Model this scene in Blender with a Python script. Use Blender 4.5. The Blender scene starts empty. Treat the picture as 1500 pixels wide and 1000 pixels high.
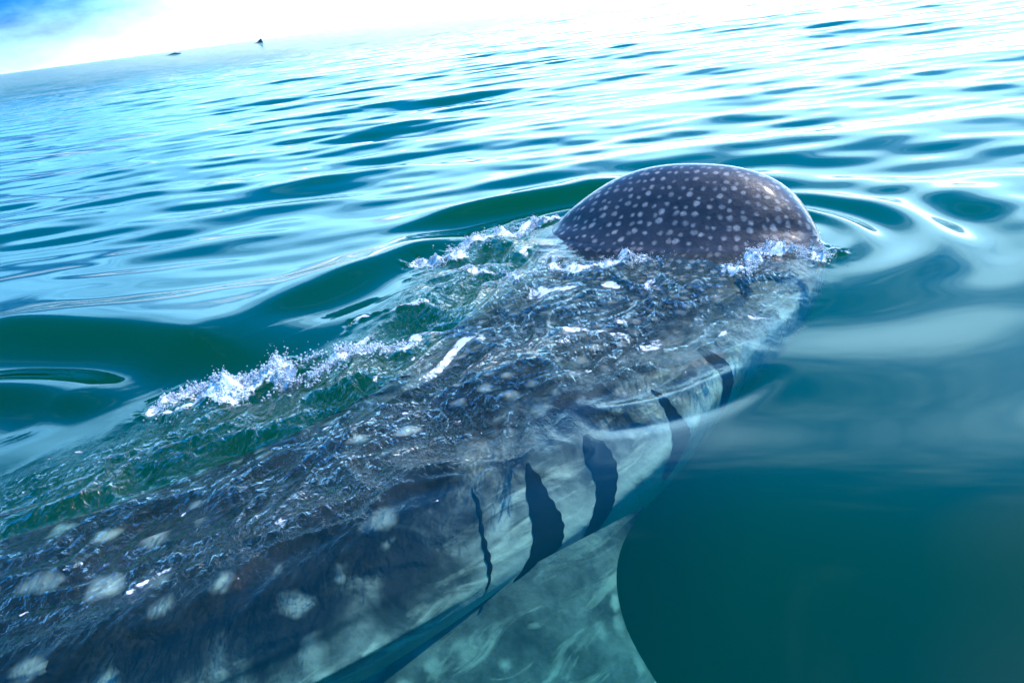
import bpy, math, numpy as np
from mathutils import Vector, Matrix, Euler

S = bpy.context.scene
rng = np.random.default_rng(11)

# ------------------------------------------------------------------ camera
FPX, CAM_H, ROLL = 1150.0, 1.30, math.atan(0.135)      # focal length in photo pixels, eye height over the water
PITCH = math.atan(488.0 / FPX)
cam = bpy.data.cameras.new('camera')
cam.lens = FPX / 1500 * 36
cam.sensor_width = 36
cam.clip_start, cam.clip_end = 0.05, 30000
cam_ob = bpy.data.objects.new('camera', cam)
S.collection.objects.link(cam_ob)
S.camera = cam_ob
ROT = Euler((math.pi / 2 - PITCH, 0, 0)).to_matrix() @ Matrix.Rotation(-ROLL, 3, 'Z')
cam_ob.matrix_world = Matrix.Translation((0, 0, CAM_H)) @ ROT.to_4x4()

# ------------------------------------------------------------------ sky and sun
SUN_EL, SUN_AZ = math.radians(56), math.radians(48)    # azimuth from +Y (view direction) towards +X (right)
sun_dir = Vector((math.sin(SUN_AZ) * math.cos(SUN_EL), math.cos(SUN_AZ) * math.cos(SUN_EL), math.sin(SUN_EL)))
SKY_STRENGTH = 0.15
world = bpy.data.worlds.new('World')
S.world = world
world.use_nodes = True


class NT:
    """small helper for wiring node trees"""
    def __init__(self, tree):
        self.t = tree

    def n(self, kind, props=None, **ins):
        nd = self.t.nodes.new('ShaderNode' + kind)
        for k, v in (props or {}).items():
            setattr(nd, k, v)
        for k, v in ins.items():
            key = int(k[1:]) if k[0] == 'i' and k[1:].isdigit() else k.replace('_', ' ')
            self.put(nd.inputs[key], v)
        return nd

    def put(self, sock, v):
        if hasattr(v, 'is_output'):
            self.t.links.new(v, sock)
        elif hasattr(v, 'outputs'):
            self.t.links.new(v.outputs[0], sock)
        else:
            sock.default_value = v

    def math(self, op, a, b=0.0, clamp=False):
        nd = self.n('Math', {'operation': op, 'use_clamp': clamp})
        self.put(nd.inputs[0], a)
        self.put(nd.inputs[1], b)
        return nd.outputs[0]

    def ramp(self, v, lo, hi, a=0.0, b=1.0, smooth=True):
        nd = self.n('MapRange', {'interpolation_type': 'SMOOTHSTEP' if smooth else 'LINEAR'})
        for i, x in enumerate((v, lo, hi, a, b)):
            self.put(nd.inputs[i], x)
        return nd.outputs[0]

    def mix(self, f, a, b, mode='MIX'):
        nd = self.n('Mix', {'data_type': 'RGBA', 'blend_type': mode})
        self.put(nd.inputs[0], f)
        self.put(nd.inputs[6], a)
        self.put(nd.inputs[7], b)
        return nd.outputs[2]

    def attr(self, name, out='Fac'):
        return self.n('Attribute', {'attribute_name': name}).outputs[out]


W = NT(world.node_tree)
bg = world.node_tree.nodes['Background']
sky = W.n('TexSky', {'sky_type': 'NISHITA', 'sun_disc': False, 'sun_elevation': SUN_EL, 'sun_rotation': SUN_AZ,
                     'air_density': 1.0, 'dust_density': 0.2, 'ozone_density': 5.0})
tc = W.n('TexCoord').outputs['Generated']
lift = W.n('VectorMath', {'operation': 'NORMALIZE'}, i0=W.n('VectorMath', {'operation': 'ADD'}, i0=tc, i1=(0, 0, .6)).outputs[0]).outputs[0]
W.put(sky.inputs['Vector'], lift)
sep = W.n('SeparateXYZ', Vector=tc)
elev = W.math('MAXIMUM', sep.outputs[2], 0.0)
# thin bright cloud veil: thickest round the sun's side, ragged with noise, plus haze on the horizon
flat = W.n('VectorMath', {'operation': 'MULTIPLY'}, i0=tc, i1=(1, 1, 3.2)).outputs[0]
n1 = W.n('TexNoise', Vector=flat, Scale=2.6, Detail=7, Roughness=.55).outputs[0]
n2 = W.n('TexNoise', Vector=flat, Scale=9.0, Detail=6, Roughness=.6).outputs[0]
dot = W.n('VectorMath', {'operation': 'DOT_PRODUCT'}, i0=tc, i1=(math.sin(SUN_AZ), math.cos(SUN_AZ), 0)).outputs['Value']
glow = W.ramp(dot, 0.05, 0.95)
low = W.math('MULTIPLY', W.ramp(elev, 0.50, 0.12), W.ramp(elev, 0.07, 0.15))  # unseen cloud band above the view, added to whiten the water's reflections
cover = W.math('ADD', W.math('MULTIPLY', W.math('MULTIPLY', glow, W.ramp(elev, .66, .05)), 0.34), W.math('MULTIPLY', low, 0.34))
puff = W.math('ADD', W.math('MULTIPLY', n1, 0.7), W.math('MULTIPLY', n2, 0.3))
veil = W.ramp(W.math('ADD', puff, cover), 0.52, 1.02)
haze_h = W.ramp(W.math('SUBTRACT', W.math('SUBTRACT', elev, W.math('MULTIPLY', glow, .13)), W.math('MULTIPLY', W.math('SUBTRACT', n2, .5), .05)), 0.050, -.055)
skyc = W.n('HueSaturation', Saturation=1.85, Value=W.ramp(elev, 0, .4, .70, 1.75), Color=sky).outputs[0]
cloudc = W.mix(glow, (3.0, 9.5, 16, 1), (6.5, 13.0, 18.5, 1))  # veil colour brightened and tinted blue for the water's reflections
hazec = W.mix(glow, (3.4, 5.4, 6.9, 1), (15, 16, 16.5, 1))
W.put(bg.inputs[0], W.mix(W.math('MULTIPLY', haze_h, 0.95), W.mix(W.math('MULTIPLY', veil, 0.92), skyc, cloudc), hazec))
bg.inputs[1].default_value = SKY_STRENGTH

sun = bpy.data.lights.new('sun', 'SUN')
sun.energy = 2.6
sun.angle = math.radians(0.53)
sun.color = (1.0, 0.95, 0.87)
sun_ob = bpy.data.objects.new('sun', sun)
S.collection.objects.link(sun_ob)
sun_ob.rotation_euler = sun_dir.to_track_quat('Z', 'Y').to_euler()

vs = S.view_settings
vs.view_transform = 'Standard'
vs.look = 'None'
vs.exposure = 0.9
vs.gamma = 1.0
vs.use_curve_mapping = False
C = S.cycles
C.use_denoising = True
C.max_bounces = 4
C.diffuse_bounces = 1
C.glossy_bounces = 2
C.transmission_bounces = 4
C.transparent_max_bounces = 12
C.volume_bounces = 1
C.adaptive_threshold = 0.03
C.sample_clamp_indirect = 4.0
C.caustics_reflective = False
C.caustics_refractive = False


# ------------------------------------------------------------------ pixel -> point on a level plane
_R = np.array(ROT)


def at(px, py, z=0.0):
    px, py = np.asarray(px, float), np.asarray(py, float)
    d = np.stack([(px - 750) / FPX, (500 - py) / FPX, -np.ones_like(px)], -1) @ _R.T
    t = (z - CAM_H) / d[..., 2]
    return d[..., :2] * t[..., None]


def poly(pts, z=0.0):
    a = np.array(pts, float)
    return at(a[:, 0], a[:, 1], z)


# ------------------------------------------------------------------ numpy helpers
def smooth(x, a, b):
    t = np.clip((x - a) / (b - a), 0, 1)
    return t * t * (3 - 2 * t)


def spline(xk, yk, x):
    """natural cubic spline, xk rising"""
    xk, yk = np.asarray(xk, float), np.asarray(yk, float)
    n = len(xk)
    h = np.diff(xk)
    A = np.eye(n)
    r = np.zeros(n)
    for i in range(1, n - 1):
        A[i, i - 1], A[i, i], A[i, i + 1] = h[i - 1], 2 * (h[i - 1] + h[i]), h[i]
        r[i] = 6 * ((yk[i + 1] - yk[i]) / h[i] - (yk[i] - yk[i - 1]) / h[i - 1])
    m = np.linalg.solve(A, r)
    i = np.clip(np.searchsorted(xk, x) - 1, 0, n - 2)
    t0, t1 = xk[i + 1] - x, x - xk[i]
    return (m[i] * t0 ** 3 + m[i + 1] * t1 ** 3) / (6 * h[i]) + (yk[i] / h[i] - m[i] * h[i] / 6) * t0 \
        + (yk[i + 1] / h[i] - m[i + 1] * h[i] / 6) * t1


_perm = rng.permutation(4096)
_ga = rng.uniform(0, 2 * math.pi, 4096)
_gx, _gy = np.cos(_ga), np.sin(_ga)


def perlin(x, y):
    xi, yi = np.floor(x).astype(int), np.floor(y).astype(int)
    xf, yf = x - xi, y - yi
    u, v = xf ** 3 * (xf * (6 * xf - 15) + 10), yf ** 3 * (yf * (6 * yf - 15) + 10)

    def gr(i, j, dx, dy):
        k = _perm[(_perm[(xi + i) & 4095] + yi + j) & 4095]
        return _gx[k] * dx + _gy[k] * dy
    a = gr(0, 0, xf, yf) * (1 - u) + gr(1, 0, xf - 1, yf) * u
    b = gr(0, 1, xf, yf - 1) * (1 - u) + gr(1, 1, xf - 1, yf - 1) * u
    return (a * (1 - v) + b * v) * 1.5


def smooth_line(pts, n=22):
    c = np.concatenate([[0], np.cumsum(np.hypot(*np.diff(pts, axis=0).T))])
    q = np.linspace(0, c[-1], n)
    return np.stack([spline(c, pts[:, 0], q), spline(c, pts[:, 1], q)], -1)


def line_dist(x, y, pts, reach=1e9):
    """distance to a polyline, the share of its length at the nearest point, and the side (+1 left of its run)"""
    best, par, side = np.full(x.shape, 1e9), np.zeros(x.shape), np.ones(x.shape)
    lo, hi = pts.min(0) - reach, pts.max(0) + reach
    box = (x > lo[0]) & (x < hi[0]) & (y > lo[1]) & (y < hi[1])
    x, y = x[box], y[box]
    bb, pp, ss = np.full(x.shape, 1e9), np.zeros(x.shape), np.ones(x.shape)
    seg = np.hypot(*np.diff(pts, axis=0).T)
    cum = np.concatenate([[0], np.cumsum(seg)])
    for k in range(len(pts) - 1):
        ax, ay = pts[k]
        dx, dy = pts[k + 1] - pts[k]
        t = np.clip(((x - ax) * dx + (y - ay) * dy) / (dx * dx + dy * dy), 0, 1)
        d = np.hypot(x - ax - t * dx, y - ay - t * dy)
        m = d < bb
        bb = np.where(m, d, bb)
        pp = np.where(m, (cum[k] + t * seg[k]) / cum[-1], pp)
        ss = np.where(m, np.sign(dx * (y - ay) - dy * (x - ax)), ss)
    best[box], par[box], side[box] = bb, pp, ss
    return best, par, side


def inside(x, y, pts):
    r = np.zeros(x.shape, bool)
    n = len(pts)
    for k in range(n):
        (x1, y1), (x2, y2) = pts[k], pts[(k + 1) % n]
        c = ((y1 > y) != (y2 > y)) & (x < (x2 - x1) * (y - y1) / (y2 - y1 + 1e-12) + x1)
        r ^= c
    return r


def signed(x, y, pts):
    d, _, _ = line_dist(x, y, np.vstack([pts, pts[:1]]))
    return np.where(inside(x, y, pts), d, -d)


def new_mesh(name, v, faces, mat, parent=None, attrs=None, smooth_shade=True):
    me = bpy.data.meshes.new(name)
    v = np.asarray(v, np.float32)
    if isinstance(faces, np.ndarray):
        nf, k = faces.shape
        me.vertices.add(len(v))
        me.vertices.foreach_set('co', v.ravel())
        me.loops.add(nf * k)
        me.loops.foreach_set('vertex_index', faces.astype(np.int32).ravel())
        me.polygons.add(nf)
        me.polygons.foreach_set('loop_start', np.arange(0, nf * k, k, dtype=np.int32))
        me.update(calc_edges=True)
    else:
        me.from_pydata(v.tolist(), [], faces)
    for k, a in (attrs or {}).items():
        a = np.asarray(a, np.float32)
        if a.ndim == 1:
            me.attributes.new(k, 'FLOAT', 'POINT').data.foreach_set('value', a)
        else:
            me.attributes.new(k, 'FLOAT_VECTOR', 'POINT').data.foreach_set('vector', a.ravel())
    me.polygons.foreach_set('use_smooth', np.full(len(me.polygons), smooth_shade))
    me.validate()
    me.materials.append(mat)
    ob = bpy.data.objects.new(name, me)
    S.collection.objects.link(ob)
    if parent:
        ob.parent = parent
    return ob


def grid_faces(a, b, wrap=False):
    i = np.arange(a * b).reshape(a, b)
    j = np.roll(i, -1, 1) if wrap else i[:, 1:]
    i0 = i if wrap else i[:, :-1]
    return np.stack([i0[:-1], j[:-1], j[1:], i0[1:]], -1).reshape(-1, 4)


def material(name):
    m = bpy.data.materials.new(name)
    m.use_nodes = True
    m.node_tree.nodes.clear()
    t = NT(m.node_tree)
    return m, t, t.n('OutputMaterial')


# ------------------------------------------------------------------ the shark's body as a function of (a, phi)
# a = metres ahead of the head's waterline (negative towards the tail); phi: 0 right side, pi/2 back, pi left, -pi/2 belly
SP = np.array([(-8.6, -6.7, 1.95), (-7.4, -5.55, 1.66), (-6.4, -4.6, 1.52), (-5.2, -3.42, 1.58), (-4.0, -2.25, 1.78),
               (-3.0, -1.30, 2.08), (-2.24, -0.62, 2.42), (-1.57, -0.08, 2.82), (-0.8, 0.37, 3.44), (0.0, 0.825, 4.075), (0.9, 1.335, 4.81)])
PR = np.array([  # a, half width, top, bottom, height of the widest line
    (-8.6, .035, -.26, -.36, -.31), (-7.4, .12, -.22, -.42, -.32), (-6.4, .27, -.14, -.55, -.33), (-5.2, .45, -.08, -.66, -.34),
    (-4.0, .58, -.070, -.76, -.36), (-3.0, .66, -.115, -.82, -.36), (-2.2, .69, -.095, -.78, -.31), (-1.5, .71, -.065, -.72, -.25),
    (-0.8, .76, -.060, -.66, -.21), (-0.3, .825, -.055, -.62, -.18), (0.0, .845, .005, -.58, -.16), (.15, .845, .115, -.55, -.14),
    (.30, .825, .245, -.50, -.12), (.45, .75, .33, -.45, -.10), (.58, .67, .335, -.40, -.07), (.68, .57, .28, -.33, -.05), (.76, .44, .19, -.24, -.04), (.81, .28, .09, -.15, -.03)])
A_FRONT = .81


def body_pt(a, phi, off=0.0):
    a, phi = np.broadcast_arrays(np.asarray(a, float), np.asarray(phi, float))
    ac = np.minimum(a, A_FRONT)
    cx, cy = spline(SP[:, 0], SP[:, 1], a), spline(SP[:, 0], SP[:, 2], a)
    e = 1e-3
    tx, ty = spline(SP[:, 0], SP[:, 1], a + e) - cx, spline(SP[:, 0], SP[:, 2], a + e) - cy
    l = np.hypot(tx, ty)
    tx, ty = tx / l, ty / l
    w, zt, zb, zc = (np.interp(ac, PR[:, 0], PR[:, k]) if k == 9 else spline(PR[:, 0], PR[:, k], ac) for k in (1, 2, 3, 4))
    c, s = np.cos(phi), np.sin(phi)
    ex = 2 / (1.75 + np.where(c < 0, .36, .70) * smooth(a, -2.6, 0.2))
    # lengthwise ridges along the back and the flanks
    rid = sum(.018 * np.exp(-((phi - p) / .05) ** 2) for p in (.18, .52, .86, math.pi / 2, math.pi - .86, math.pi - .52, math.pi - .18))
    rid = rid * smooth(-a, 1.9, 2.8) * smooth(-a, 8.4, 6)
    # a soft fold behind each eye
    fold = -.02 * np.exp(-((a - .02 - .25 * np.abs(c)) / .05) ** 2) * np.exp(-((np.abs(c) - .72) / .22) ** 2) * (s > 0)
    r = off + rid + fold
    lat = np.sign(c) * np.abs(c) ** ex * w + c * r
    z = zc + np.where(s > 0, (zt - zc), (zc - zb)) * np.sign(s) * np.abs(s) ** ex + s * r
    return np.stack([cx + lat * ty, cy - lat * tx, z], -1)


# ------------------------------------------------------------------ materials
def skin_material():
    m, t, out = material('spotted_skin')
    suv = t.attr('suv', 'Vector')
    pos = t.n('TexCoord').outputs['Object']
    sx = t.n('SeparateXYZ', Vector=t.attr('zone', 'Vector'))
    head, up, big = sx.outputs[0], sx.outputs[1], sx.outputs[2]
    wob = t.n('TexNoise', Vector=pos, Scale=t.math('ADD', 9, t.math('MULTIPLY', head, 17)), Detail=3).outputs['Color']
    suv2 = t.n('VectorMath', {'operation': 'ADD'}, i0=suv, i1=t.n('VectorMath', {'operation': 'SCALE'}, i0=wob, Scale=t.math('ADD', .75, t.math('MULTIPLY', head, -.30))).outputs[0]).outputs[0]
    vo = t.n('TexVoronoi', {'voronoi_dimensions': '2D', 'feature': 'F1'}, Vector=suv2, Scale=1.0, Randomness=.62)
    rnd = t.n('SeparateColor', Color=vo.outputs['Color']).outputs[0]
    rad = t.math('ADD', t.ramp(rnd, 0, 1, .10, .27, False), t.math('MULTIPLY', big, t.ramp(rnd, .35, 1.0, -.38, -.02)))
    d = t.math('SUBTRACT', rad, vo.outputs['Distance'])
    spot = t.math('MULTIPLY', t.ramp(d, -.16, .12), t.ramp(t.n('SeparateColor', Color=vo.outputs['Color']).outputs[1], 0, 1, .55, 1.0))
    # pale bars between the rows of spots, on the body only
    wv = t.n('TexWave', {'wave_type': 'BANDS', 'bands_direction': 'X'}, Vector=suv, Scale=.16, Distortion=3.0, Detail=3)
    bars = t.math('MULTIPLY', t.ramp(wv.outputs['Fac'], .86, 1.0), 0.0)
    mott = t.n('TexNoise', Vector=pos, Scale=7, Detail=6, Roughness=.65).outputs[0]
    fine = t.n('TexNoise', Vector=pos, Scale=60, Detail=4, Roughness=.6).outputs[0]
    dark = t.mix(t.ramp(mott, .3, .7), (.013, .012, .014, 1), (.033, .029, .032, 1))
    side = t.mix(t.ramp(mott, .35, .7), (.11, .125, .12, 1), (.36, .37, .33, 1))
    caustic_strk = t.n('TexNoise', Vector=t.n('VectorMath', {'operation': 'MULTIPLY'}, i0=t.n('Mapping', Vector=pos, Rotation=(0, 0, math.radians(50))).outputs[0], i1=(9, 2.2, 14)).outputs[0], Scale=1.0, Detail=5, Roughness=.6, Distortion=1.5).outputs[0]  # caustic light streaks, painted into the flank and fin colour
    side = t.mix(t.ramp(caustic_strk, .50, .66), side, (.60, .60, .50, 1))
    upn = t.math('ADD', up, t.math('MULTIPLY', t.math('SUBTRACT', t.n('TexNoise', Vector=pos, Scale=4.5, Detail=5, Roughness=.6, Distortion=.8).outputs[0], .5), t.math('MULTIPLY', t.math('SUBTRACT', 1.0, head), 1.5)))
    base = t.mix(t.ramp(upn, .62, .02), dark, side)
    belly = t.mix(t.ramp(up, .08, -.30), base, (.72, .72, .66, 1))
    spotc = t.mix(t.ramp(fine, .35, .65), (.25, .205, .175, 1), (.42, .355, .31, 1))
    spotb = t.mix(big, spotc, (.56, .56, .49, 1))
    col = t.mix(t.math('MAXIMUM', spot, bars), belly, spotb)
    bump0 = t.n('Bump', Strength=.5, Distance=.020, Height=t.n('TexNoise', Vector=pos, Scale=9, Detail=3).outputs[0])
    bump = t.n('Bump', Strength=.45, Distance=.004, Height=t.n('TexNoise', Vector=pos, Scale=70, Detail=5, Roughness=.65).outputs[0], Normal=bump0)
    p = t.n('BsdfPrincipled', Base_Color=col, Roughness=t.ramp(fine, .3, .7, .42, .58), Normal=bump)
    dry = t.ramp(t.n('SeparateXYZ', Vector=t.n('NewGeometry').outputs['Position']).outputs[2], -.03, .02)   # skin against air is glossy, skin against water hardly
    t.put(p.inputs['Coat Weight'], t.math('MULTIPLY', dry, .6))
    p.inputs['Coat Roughness'].default_value = .07
    t.put(p.inputs['Specular IOR Level'], t.ramp(dry, 0, 1, .02, .25))
    t.put(out.inputs[0], p)
    return m


def plain_material(name, col, rough=.5, var=.35, scale=20, spec=.5):
    m, t, out = material(name)
    pos = t.n('TexCoord').outputs['Object']
    nz = t.n('TexNoise', Vector=pos, Scale=scale, Detail=5).outputs[0]
    c = t.mix(t.ramp(nz, .3, .7), tuple(x * (1 - var) for x in col) + (1,), tuple(x * (1 + var) for x in col) + (1,))
    p = t.n('BsdfPrincipled', Base_Color=c, Roughness=rough, Normal=t.n('Bump', Strength=.2, Distance=.005, Height=nz))
    p.inputs['Specular IOR Level'].default_value = spec
    t.put(out.inputs[0], p)
    return m


def water_material():
    m, t, out = material('sea_water')
    pos = t.n('TexCoord').outputs['Object']
    turb, foam, far = t.attr('turb'), t.attr('foam'), t.attr('far')
    st = t.n('VectorMath', {'operation': 'MULTIPLY'}, i0=pos, i1=(.55, 1.25, 1)).outputs[0]
    b1 = t.n('TexNoise', Vector=st, Scale=2.2, Detail=4, Roughness=.5).outputs[0]          # long ripples far out
    rt = t.n('Mapping', Vector=pos, Rotation=(0, 0, math.radians(40)), Scale=(1.5, .8, 1))
    b2 = t.n('TexNoise', Vector=rt, Scale=26, Detail=4, Roughness=.6, Distortion=1.2).outputs[0]   # small chop over the back
    h = t.math('ADD', t.math('MULTIPLY', b1, t.math('MULTIPLY', far, .24)),
               t.math('MULTIPLY', b2, t.math('MULTIPLY', turb, .030)))
    bump = t.n('Bump', Strength=1.0, Distance=1.0, Height=h)
    fr = t.n('Fresnel', IOR=1.333, Normal=bump)
    tr = t.n('BsdfTransparent', Color=(1, 1, 1, 1))
    gl = t.n('BsdfGlossy', Roughness=.025, Normal=bump, Color=(1, 1, 1, 1))
    mx = t.n('MixShader', i0=fr.outputs[0], i1=tr, i2=gl)
    f1 = t.n('TexNoise', Vector=pos, Scale=30, Detail=8, Roughness=.68, Distortion=.6).outputs[0]
    f2 = t.n('TexVoronoi', {'feature': 'F1'}, Vector=pos, Scale=110).outputs['Distance']
    fm = t.math('ADD', t.math('MULTIPLY', f1, 1.1), t.math('MULTIPLY', t.ramp(f2, .55, .1), .10))
    fmask = t.ramp(t.math('ADD', foam, fm), 1.02, 1.22)
    wd = t.n('BsdfPrincipled', Base_Color=(.82, .84, .84, 1), Roughness=.45, Normal=t.n('Bump', Strength=.6, Distance=.006, Height=fm))
    fin = t.n('MixShader', i0=t.math('MULTIPLY', fmask, .93), i1=mx, i2=wd)
    t.put(out.inputs[0], fin)
    sc = t.n('VolumeScatter', Color=(.02, .95, .48, 1), Density=.10, Anisotropy=.35)
    ab = t.n('VolumeAbsorption', Color=(.0, .81, .71, 1), Density=1.25)
    t.put(out.inputs[1], t.n('AddShader', i0=sc, i1=ab))
    return m


def foam_material():
    m, t, out = material('foam')
    d = t.n('BsdfPrincipled', Base_Color=(.86, .88, .88, 1), Roughness=.25)
    d.inputs['Subsurface Weight'].default_value = 0.0
    tr = t.n('BsdfTranslucent', Color=(.85, .9, .9, 1))
    t.put(out.inputs[0], t.n('MixShader', i0=.3, i1=d, i2=tr))
    return m


SKIN = skin_material()
GILL = plain_material('gill_slit_dark', (.006, .007, .012), .7, spec=.02)
DARK = plain_material('dark_wet_skin', (.02, .022, .028), .3)
EYE = plain_material('eye_black', (.006, .006, .008), .1, .1)
SAND = plain_material('sea_floor_silt', (.05, .075, .055), .9, .3, .4)
WATER = water_material()
FOAM = foam_material()

# ------------------------------------------------------------------ sea surface
# px outlines of the churned water over the back, read off the surface
TURB = poly([(835, 318), (800, 352), (850, 388), (1000, 374), (1090, 388), (1195, 380), (1205, 415), (1160, 470), (1085, 525), (1000, 565), (900, 590),
             (842, 605), (835, 655), (760, 705), (640, 735), (560, 800), (420, 880), (200, 960), (-60, 1040), (-260, 900), (-160, 760), (0, 700), (160, 625),
             (250, 575), (400, 545), (520, 490), (600, 420), (680, 350), (760, 318)])
FOAM_LINES = [  # px polyline, half width in m, strength
    ([(822, 318), (770, 326), (735, 345), (690, 362), (640, 384), (610, 384)], .095, .95),
    ([(632, 448), (575, 462), (512, 476)], .03, .50),
    ([(245, 582), (300, 572), (365, 556), (425, 540)], .095, 1.0),
    ([(425, 545), (500, 532), (560, 520), (600, 505)], .075, .60),
    ([(1072, 412), (1092, 396), (1110, 382), (1150, 376), (1196, 384)], .065, .95),
    ([(806, 388), (850, 398), (905, 402), (950, 392)], .065, .75),
    ([(690, 408), (730, 412), (765, 428)], .045, .50),
    ([(1205, 396), (1212, 370), (1204, 345)], .018, .45),
]
SPOTS_FOAM = [(592, 602, .04), (668, 600, .03), (235, 850, .05), (112, 836, .04), (205, 866, .03), (105, 662, .03), (76, 673, .02), (262, 748, .03), (412, 772, .035),
              (828, 515, .06), (845, 480, .05), (905, 470, .05), (745, 470, .05), (700, 500, .05), (930, 430, .05), (1010, 440, .04), (640, 740, .03), (150, 760, .03),
              (560, 560, .04), (480, 620, .03), (860, 545, .04), (780, 520, .05), (960, 490, .04), (610, 530, .05), (330, 640, .03), (720, 440, .05), (30, 905, .03)]
CRESTS = [  # px line of each wave thrown off the left side, height, width towards the camera, width away
    ([(960, 258), (900, 268), (800, 288), (700, 306), (600, 330), (520, 350)], .060, .14, .34),
    ([(700, 338), (600, 368), (500, 412), (400, 460), (300, 505)], .060, .14, .30),
    ([(430, 540), (330, 513), (220, 498), (100, 490), (0, 487), (-160, 488)], .100, .15, .40),
    ([(150, 600), (80, 575), (0, 570), (-120, 575)], .045, .12, .25),
]


def waves(x, y):
    r = np.hypot(x, y)
    z = np.zeros_like(x)
    wr = np.random.default_rng(5)
    warps = [.9 * perlin(x * .33 + 17 * k, y * .33) for k in range(6)]
    for k in range(64):
        lam = .30 * (3.6 / .30) ** wr.uniform(0, 1)
        th = wr.normal(.08, .30)
        ph = wr.uniform(0, 6.28)
        amp = .0024 * lam ** .92
        if lam < .8:
            amp = amp * smooth(r, 2.2, 5.5)
        amp = amp * smooth(r, 20 + 45 * lam, 8 + 12 * lam)
        z = z + amp * np.sin(6.2832 / lam * (x * math.sin(th) + y * math.cos(th)) + ph + warps[k % 6])
    z = z * (1 + .5 * perlin(x * .23 + 7, y * .3)) * (.42 + .58 * smooth(r, 2.8, 7.0))
    near = r < 14
    turb, foam = np.zeros_like(x), np.zeros_like(x)
    X, Y = x[near], y[near]
    # rings round the lifted snout
    cx, cy = .89 + .62 * .25, 4.03 + .785 * .25
    al, la = (X - cx) * .62 + (Y - cy) * .785, (X - cx) * .785 - (Y - cy) * .62
    q = np.hypot(al / .60, la / .86)
    d = (q - 1) * np.hypot(al, la) / np.maximum(q, 1e-3)
    sect = smooth(al + .12 * la, -.35, .45)
    ring = np.where(d > -.2, np.exp(-np.maximum(d, 0) / 1.3) * np.sin(6.2832 * d / (.34 + .10 * np.maximum(d, 0)) + 1.1), 0)
    Z = .024 * ring * sect * smooth(d, -.15, .1)
    Z = Z + .013 * np.sin(6.2832 * d / .95 + .6 + .8 * perlin(X * .9, Y * .9)) * np.exp(-np.maximum(d, 0) / 3.5) * smooth(la, -.1, .7) * smooth(d, .0, .5)
    # waves thrown off the left side: steep towards the shark, gentle behind
    for pts, hgt, w1, w2 in CRESTS:
        dd, par, sd = line_dist(X, Y, smooth_line(poly(pts)), 1.6)
        ends = smooth(par, 0, .25) * smooth(par, 1.0, .65)
        wd = np.where(sd > 0, w1, w2)
        Z = Z + hgt * np.exp(-(dd / wd) ** 2) * ends \
            - .5 * hgt * np.exp(-((dd - 2.0 * w1) / (1.3 * w1)) ** 2) * (sd > 0) * smooth(dd, 0, w1) * ends
    sd = signed(X, Y, TURB)
    tm = smooth(sd, -.10, .14)
    ca, sa = math.cos(math.radians(48)), math.sin(math.radians(48))
    U, V = (X * ca + Y * sa) / 1.5, (-X * sa + Y * ca)
    U, V = U + .10 * perlin(X * 3, Y * 3), V + .10 * perlin(X * 3 + 50, Y * 3)
    n = 0
    for lam, am in ((.55, .034), (.28, .044), (.15, .0250), (.075, .0085), (.036, .0032)):
        pn = perlin(U / lam + lam * 91, V / lam)
        n = n + am * (1.2 * pn if lam > .2 else (.35 - np.abs(pn)) * 1.6)
    strength = .35 + .65 * smooth(sd, 0, .35)
    calm = .78 + .22 * smooth(Y, 1.6, 2.9)                      # flatter water over the rear flank
    Z = Z + tm * (n * strength * calm + .012)
    # a smooth swell line where the churned water meets the still water over the gills
    dd, par, _ = line_dist(X, Y, smooth_line(poly([(842, 604), (900, 598), (980, 583), (1060, 552), (1120, 515)])), .5)
    Z = Z + (.016 * np.exp(-(dd / .055) ** 2) - .008 * np.exp(-((dd - .11) / .055) ** 2)) * smooth(par, 0, .15) * smooth(par, 1, .6)
    dd, par, _ = line_dist(X, Y, smooth_line(poly([(780, 560), (825, 575), (838, 610), (832, 650), (800, 690)])), .5)
    Z = Z + .012 * np.exp(-(dd / .06) ** 2)
    # foam
    F = np.zeros_like(X)
    for pts, w, s in FOAM_LINES:
        P = smooth_line(poly(pts), 14)
        jx, jy = X + .10 * perlin(X * 4, Y * 4) + .05 * perlin(X * 10, Y * 10), Y + .10 * perlin(X * 4 + 30, Y * 4) + .05 * perlin(X * 10 + 30, Y * 10)
        dd, par, _ = line_dist(jx, jy, P, .6)
        g = np.exp(-(dd / w) ** 2)
        F = np.maximum(F, s * g * np.clip(1 + .55 * perlin(X * 4 + 5, Y * 4) + .4 * perlin(X * 11, Y * 11 + 4), 0, 1.4))
        Z = Z + .034 * s * g * (.5 + 1.3 * perlin(X * 7, Y * 7) + 1.0 * perlin(X * 18, Y * 18) + .5 * perlin(X * 44, Y * 44))
    for px, py, w in SPOTS_FOAM:
        p = at(px, py)
        jx, jy = X - p[0] + .04 * perlin(X * 14, Y * 14), Y - p[1] + .04 * perlin(X * 14 + 9, Y * 14)
        F = np.maximum(F, .55 * np.exp(-((jx * .75 + jy * .5) / (w * 1.3)) ** 2 - ((jy * .75 - jx * .5) / (w * .6)) ** 2))
    scat = smooth(perlin(U * 8 + 13, V * 8), .30, .62) * smooth(perlin(U * 1.3 + 3, V * 1.3 + 8), -.25, .3) * tm * smooth(Y, 2.2, 3.0)
    F = np.maximum(F, .70 * scat)
    z[near] += Z
    turb[near] = tm * (.4 + .6 * strength) * calm * (.25 + .75 * smooth(sd, .02, .32))
    foam[near] = F
    return z, turb, foam


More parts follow.
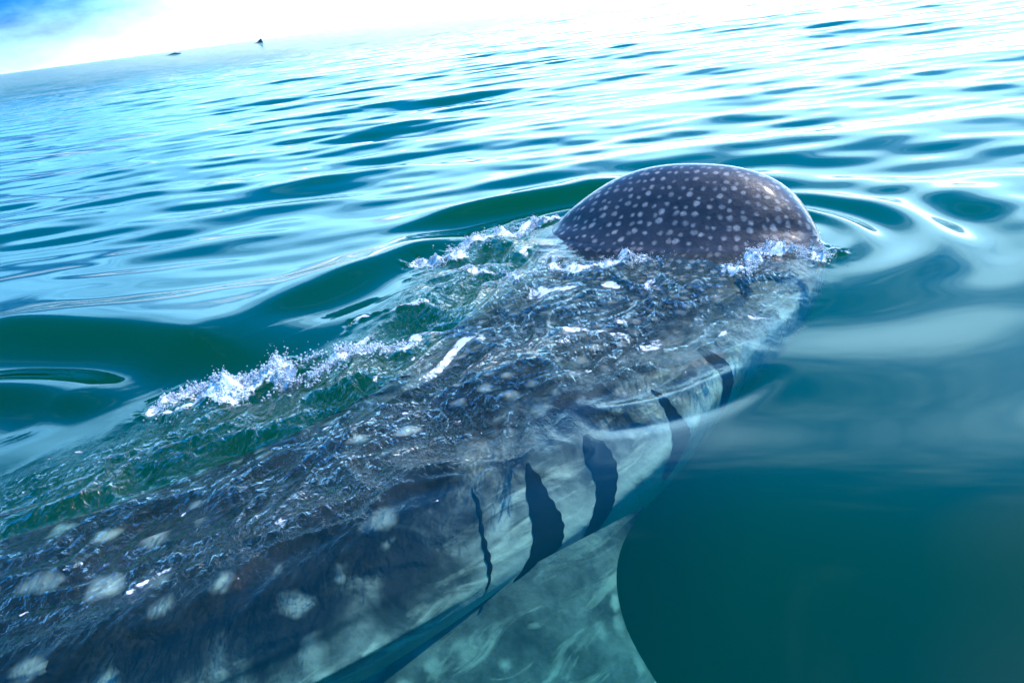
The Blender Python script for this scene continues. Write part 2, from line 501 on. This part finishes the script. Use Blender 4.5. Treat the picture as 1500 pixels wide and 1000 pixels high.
th = np.radians(np.concatenate([np.arange(-180, -44, 2.0), np.arange(-44, 44, .14), np.arange(44, 180, 2.0)]))
rr = [.6]
while rr[-1] < 7000:
    rr.append(rr[-1] * (1.0036 + .0026 * float(smooth(rr[-1], 18, 45)) + .10 * float(smooth(rr[-1], 150, 600))))
rr = np.array(rr)
T, RR = np.meshgrid(th, rr)
X, Y = RR * np.sin(T), RR * np.cos(T)
Z, TB, FM = waves(X.ravel(), Y.ravel())
FAR = smooth(RR.ravel(), 14, 70)
nr, nt = X.shape
V = np.stack([X.ravel(), Y.ravel(), Z], -1)
F4 = grid_faces(nr, nt, True)
# close the body of water: a cap under the camera, a skirt at the far edge, a floor
n0 = len(V)
DEPTH = 14.0
V = np.vstack([V, [[0, 0, 0]], np.stack([X[-1], Y[-1], np.full(nt, -DEPTH)], -1), [[0, 0, -DEPTH]]])
i = np.arange(nt)
j = np.roll(i, -1)
cap = np.stack([i, j, np.full(nt, n0), np.full(nt, n0)], -1)
last = (nr - 1) * nt
skirt = np.stack([last + i, last + j, n0 + 1 + j, n0 + 1 + i], -1)
flo = np.stack([n0 + 1 + j, n0 + 1 + i], -1)
tri = np.vstack([np.stack([j, i, np.full(nt, n0)], -1), np.stack([n0 + 1 + i, n0 + 1 + j, np.full(nt, n0 + 1 + nt)], -1)])
quads = np.vstack([F4, skirt])
me = bpy.data.meshes.new('sea')
me.vertices.add(len(V))
me.vertices.foreach_set('co', V.astype(np.float32).ravel())
nl = len(quads) * 4 + len(tri) * 3
me.loops.add(nl)
me.loops.foreach_set('vertex_index', np.concatenate([quads.ravel(), tri.ravel()]).astype(np.int32))
me.polygons.add(len(quads) + len(tri))
me.polygons.foreach_set('loop_start', np.concatenate([np.arange(len(quads)) * 4, len(quads) * 4 + np.arange(len(tri)) * 3]).astype(np.int32))
me.update(calc_edges=True)
pad = np.zeros(len(V) - n0)
for k, a in (('turb', TB), ('foam', FM), ('far', FAR)):
    me.attributes.new(k, 'FLOAT', 'POINT').data.foreach_set('value', np.concatenate([a, pad]).astype(np.float32))
me.polygons.foreach_set('use_smooth', np.ones(len(me.polygons), bool))
me.materials.append(WATER)
sea = bpy.data.objects.new('sea', me)
S.collection.objects.link(sea)
sea['kind'] = 'structure'
R0 = 6500.0
floor_ob = new_mesh('sea_floor', [(-R0, -R0, -DEPTH + .4), (R0, -R0, -DEPTH + .4), (R0, R0, -DEPTH + .4), (-R0, R0, -DEPTH + .4)], [(0, 1, 2, 3)], SAND)
floor_ob['kind'] = 'structure'

# ------------------------------------------------------------------ whale shark
shark = bpy.data.objects.new('whale_shark', None)
S.collection.objects.link(shark)
shark['label'] = 'huge dark grey whale shark with pale spots lifting its broad head out of the water'
shark['category'] = 'shark'

av = np.concatenate([np.linspace(-8.6, -3.2, 110), np.linspace(-3.18, .5, 330), .5 + .31 * np.sin(np.linspace(.02, 1, 70) * math.pi / 2)])
pv = np.linspace(-math.pi, math.pi, 260, endpoint=False)
AV, PV = np.meshgrid(av, pv, indexing='ij')
P = body_pt(AV, PV)
na, npv = AV.shape
# spot coordinates: small tight spots on the head, larger and wider apart towards the tail
size = np.interp(av, [-3.5, -2.2, -1.2, -.3, .8], [.17, .145, .11, .068, .053])
ucoord = np.concatenate([[0], np.cumsum(np.hypot(np.hypot(*np.diff(P[:, npv * 3 // 4, :2], axis=0).T), np.diff(P[:, npv * 3 // 4, 2])) / ((size[1:] + size[:-1]) / 2))])
step = np.linalg.norm(np.diff(P, axis=1, append=P[:, :1]), axis=2)
arc = np.cumsum(step, 1) - step
k0 = npv * 3 // 4
vcoord = (arc - arc[:, k0:k0 + 1]) / size[:, None]
suv = np.stack([np.broadcast_to(ucoord[:, None], AV.shape), vcoord + 100, 0 * AV], -1)
zone = np.stack([smooth(AV, -1.2, -.3), np.sin(PV) - .36 * smooth(AV, -2.6, -1.7) * smooth(AV, .25, -.2), smooth(-AV, 1.0, 2.2)], -1)
Vb = np.vstack([P.reshape(-1, 3), P[0].mean(0)[None], (P[-1].mean(0) + np.array([.62, .785, 0]) * .01)[None]])
F = grid_faces(na, npv, True).tolist()
nb = na * npv
F += [(k, nb, (k + 1) % npv) for k in range(npv)]
F += [((na - 1) * npv + (k + 1) % npv, nb + 1, (na - 1) * npv + k) for k in range(npv)]
ext = lambda a3: np.vstack([a3.reshape(-1, 3), a3[0, :1], a3[-1, :1]])
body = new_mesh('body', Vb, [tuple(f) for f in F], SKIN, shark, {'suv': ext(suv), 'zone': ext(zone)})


def sheet(name, G, mat, parent, attrs=None, thick=.0):
    a, b = G.shape[:2]
    return new_mesh(name, G.reshape(-1, 3), grid_faces(a, b), mat, parent, attrs)


# gill slits: five on each side, wide open below, running down and slightly back
GILLS = [  # a at top, a at bottom, phi at top, phi at bottom, width in m at top / bottom
    (-.97, -1.08, .70, -.12, .07, .14), (-1.33, -1.47, .74, -.12, .03, .16), (-1.63, -1.80, .80, -.10, .085, .105),
    (-1.84, -2.00, .86, -.08, .05, .18), (-2.02, -2.15, .90, .10, .016, .026)]
for sgn in (1, -1):
    for a0, a1, p0, p1, w0, w1 in GILLS:
        s = np.linspace(0, 1, 40)[:, None]
        tt = np.linspace(-1, 1, 13)[None, :]
        wd = (w0 + (w1 - w0) * s ** 1.5) * np.minimum(1, 5 * s + .2) * np.minimum(1, 6 * (1 - s) + .55)
        wig = .006 * np.sin(s * 9 + a0 * 9) + .0025 * np.sin(s * 47 + a0 * 30)
        aa = a0 + (a1 - a0) * s + wd * .5 * tt + wig
        ph = p0 + (p1 - p0) * s + .05 * tt * s
        if sgn < 0:
            ph = math.pi - ph
        G = body_pt(aa, ph + 0 * aa, .006 + .004 * (1 - tt ** 2) + 0 * aa)
        sheet('gill_slit', G, GILL, shark)

# eyes and mouth
for sgn in (1, -1):
    c = body_pt(.62, -.25 if sgn > 0 else math.pi + .25, -.012)
    u, v = np.meshgrid(np.linspace(0, math.pi, 10), np.linspace(0, 2 * math.pi, 16))
    G = np.stack([c[0] + .026 * np.sin(u) * np.cos(v), c[1] + .026 * np.sin(u) * np.sin(v), c[2] + .026 * np.cos(u)], -1)
    sheet('eye', G, EYE, shark)
aa = np.concatenate([np.linspace(.60, .805, 20)])
G = []
for ph in np.linspace(-.16, -.42, 5):
    right = body_pt(aa, ph + 0 * aa, .005)
    left = body_pt(aa, -math.pi - ph + 0 * aa, .005)[::-1]
    tip = np.linspace(right[-1], left[0], 10)[1:-1] + np.array([.62, .785, 0]) * .012
    G.append(np.vstack([right, tip, left]))
sheet('mouth', np.array(G), DARK, shark)


def fin(name, root_front, root_back, tip, curve, thick, parent, sizes=.10, skew=(0, 0, 0), edge=None):
    """a tapering blade: chord from leading to trailing edge, span from root to tip"""
    rf, rb, tp = (np.array(v, float) for v in (root_front, root_back, tip))
    s = np.linspace(0, 1, 60)
    c = np.linspace(0, 1, 40)
    up = np.cross(rb - rf, tp - rf)
    up /= np.linalg.norm(up)
    if up[2] < 0:
        up = -up
    lead = rf + (tp - rf) * s[:, None] + np.outer(np.sin(s * math.pi) ** 1.0, curve) + np.outer(np.sin(2 * s * math.pi), skew)
    if edge is not None:
        k = np.linspace(0, 1, len(edge))
        lead = np.stack([spline(k, edge[:, q], s) for q in range(3)], -1)
    trail = rb + (tp - rb) * s[:, None] ** 1.35 - np.outer(np.sin(s * math.pi), np.array(curve) * -.15)
    top, bot = [], []
    for q, sign in ((top, 1), (bot, -1)):
        for k in c:
            t = thick * (1 - .8 * s) * (math.sqrt(max(k, 0)) * (1 - k) * 2.3 + .02)
            q.append(lead * (1 - k) + trail * k + up * (sign * t * np.where(s < 1, 1, 0) + .03 * np.sin(s * 3) * 0)[:, None])
    G = np.concatenate([np.array(top), np.array(bot)[::-1]])
    L = np.linalg.norm(tp - rf)
    ch = np.linalg.norm(rb - rf)
    cc = np.concatenate([c, c[::-1]])
    suv = np.stack([np.broadcast_to(cc[:, None] * ch / sizes, G.shape[:2]) + 31, np.broadcast_to(s[None] * L / sizes, G.shape[:2]), np.zeros(G.shape[:2])], -1)
    upv = np.concatenate([np.full(40, .26), np.full(40, -.6)])
    zone = np.stack([np.full(G.shape[:2], .6), np.broadcast_to(upv[:, None], G.shape[:2]), np.full(G.shape[:2], .8)], -1)
    return sheet(name, G, SKIN, parent, {'suv': suv.reshape(-1, 3), 'zone': zone.reshape(-1, 3)})


# pectoral fins; the right one's front edge is read off the picture, sinking away from the body
LEAD = [(945, 742, -.27), (915, 790, -.33), (903, 850, -.40), (920, 925, -.49), (962, 1000, -.58), (1012, 1100, -.70), (1040, 1230, -.83), (1020, 1340, -.92)]
lead_pts = np.array([[*at(px, py, z), z] for px, py, z in LEAD])
rb = body_pt(-2.95, -.15, -.05)
fin('pectoral_fin', lead_pts[0], rb, lead_pts[-1], (0, 0, 0), .035, shark, .115, edge=lead_pts)
rf = body_pt(-2.02, math.pi + .12, -.05)
rb = body_pt(-2.85, math.pi + .12, -.06)
fin('pectoral_fin', rf, rb, rb + np.array([-.95, 1.05, -.55]), (.05, .05, 0), .05, shark, .115)
# dorsal and tail fins, outside the picture
b0, b1 = body_pt(-4.7, math.pi / 2, -.05), body_pt(-5.5, math.pi / 2, -.05)
fin('dorsal_fin', b0, b1, b1 + np.array([-.10, 0, .62]), (0, 0, .04), .03, shark, .12)
b0, b1 = body_pt(-8.2, 1.3, -.01), body_pt(-8.55, 0, 0)
fin('tail_fin', b0, b1, b1 + np.array([-.8, .25, .75]), (0, 0, .05), .02, shark, .12)
fin('tail_fin', b0 + np.array([0, 0, -.05]), b1, b1 + np.array([-.45, .12, -.55]), (0, 0, -.05), .02, shark, .12)

# ------------------------------------------------------------------ far animals at the horizon
def far_fin(name, px, dist, hgt, length, label, shape):
    d = np.array([(px - 750) / FPX, 0])
    az = math.atan2((_R @ np.array([(px - 750) / FPX, (500 - (106 - .138 * px)) / FPX, -1]))[0], (_R @ np.array([(px - 750) / FPX, (500 - (106 - .138 * px)) / FPX, -1]))[1])
    bx, by = dist * math.sin(az), dist * math.cos(az)
    u = np.linspace(0, 1, 24)
    prof = np.array(shape)
    top = np.interp(u, prof[:, 0], prof[:, 1]) * hgt
    lean = np.interp(u, prof[:, 0], prof[:, 2]) * length
    vv, ff = [], []
    for w in (-1, 1):
        for k in range(24):
            for q in range(6):
                f = q / 5
                vv.append((bx + (u[k] - .5) * length * math.cos(az) + lean[k] * f, by - (u[k] - .5) * length * math.sin(az) + w * (.02 + .16 * hgt * (1 - f) * math.sin(math.pi * u[k])),
                           -.35 + f * (top[k] + .35)))
    for w in (0, 1):
        for k in range(23):
            for q in range(5):
                a = w * 144 + k * 6 + q
                ff.append((a, a + 6, a + 7, a + 1))
    for k in range(23):
        a = k * 6 + 5
        ff.append((a, a + 6, a + 150, a + 144))
    o = new_mesh(name, vv, ff, DARK)
    o['label'], o['category'] = label, 'fin' if 'fin' in name else 'hump'
    return o


far_fin('far_dorsal_fin', 377, 340, 1.7, 3.4, 'small dark pointed fin poking out of the sea at the horizon',
        [(0, .05, 0), (.3, .12, 0), (.55, .55, .02), (.78, 1.0, .06), (.86, .95, .06), (.88, .35, .0), (1, .02, 0)])
far_fin('far_sea_hump', 252, 340, .6, 6.0, 'low dark hump barely breaking the sea surface at the horizon',
        [(0, 0, 0), (.25, .35, 0), (.6, 1, 0), (.85, .5, 0), (1, 0, 0)])

# ------------------------------------------------------------------ foam: froth and drops thrown up along the body
ico_v, ico_f = [], []
g = (1 + 5 ** .5) / 2
ico_v = np.array([(-1, g, 0), (1, g, 0), (-1, -g, 0), (1, -g, 0), (0, -1, g), (0, 1, g), (0, -1, -g), (0, 1, -g), (g, 0, -1), (g, 0, 1), (-g, 0, -1), (-g, 0, 1)]) / math.hypot(1, g)
ico_f = np.array([(0, 11, 5), (0, 5, 1), (0, 1, 7), (0, 7, 10), (0, 10, 11), (1, 5, 9), (5, 11, 4), (11, 10, 2), (10, 7, 6), (7, 1, 8),
                  (3, 9, 4), (3, 4, 2), (3, 2, 6), (3, 6, 8), (3, 8, 9), (4, 9, 5), (2, 4, 11), (6, 2, 10), (8, 6, 7), (9, 8, 1)])


def froth(label, line, n, width, lift, rmax, drops):
    P = poly(line)
    seg = np.hypot(*np.diff(P, axis=0).T)
    cum = np.concatenate([[0], np.cumsum(seg)])
    t = rng.uniform(0, 1, n) * cum[-1]
    clump = .5 + .5 * perlin(t * 5 + 3.3, 0 * t + .5)
    x = np.interp(t, cum, P[:, 0]) + rng.normal(0, width, n) * (.4 + 2.2 * clump)
    y = np.interp(t, cum, P[:, 1]) + rng.normal(0, width, n) * (.4 + 2.2 * clump)
    x, y = x - .10 * perlin(x * 4, y * 4), y - .10 * perlin(x * 4 + 30, y * 4)
    keep = perlin(x * 13, y * 13) + .6 * perlin(x * 31, y * 31) > -.05
    x, y, clump = x[keep], y[keep], clump[keep]
    n = len(x)
    z0, _, _ = waves(x, y)
    hgt = np.abs(rng.normal(0, lift, n)) * clump
    r = rmax * rng.beta(1.2, 4.5, n) + .0018
    k = rng.uniform(0, 1, n) < drops
    hgt = np.where(k, hgt * 3.0, hgt)
    r = np.where(k, r * .55, r)
    c = np.stack([x, y, z0 + hgt], -1)
    sq = rng.uniform(.6, 1.3, (n, 1, 3))
    v = c[:, None, :] + ico_v[None] * r[:, None, None] * sq
    f = (ico_f[None] + 12 * np.arange(n)[:, None, None]).reshape(-1, 3)
    o = new_mesh('foam', v.reshape(-1, 3), f, FOAM)
    o['kind'] = 'stuff'
    o['label'], o['category'] = label, 'foam'
    return o


froth('white froth and drops splashing along the left side of the shark\'s back', FOAM_LINES[2][0] + [(480, 535), (560, 520)], 9000, .035, .016, .0075, .08)
froth('white froth streaming back from behind the raised head', FOAM_LINES[0][0], 5000, .032, .012, .0065, .05)
froth('curl of white froth at the right corner of the raised head', FOAM_LINES[4][0], 4500, .020, .016, .0065, .06)
froth('thin broken froth along the waterline behind the spotted head', FOAM_LINES[5][0] + FOAM_LINES[6][0][::-1], 2200, .035, .006, .005, .04)
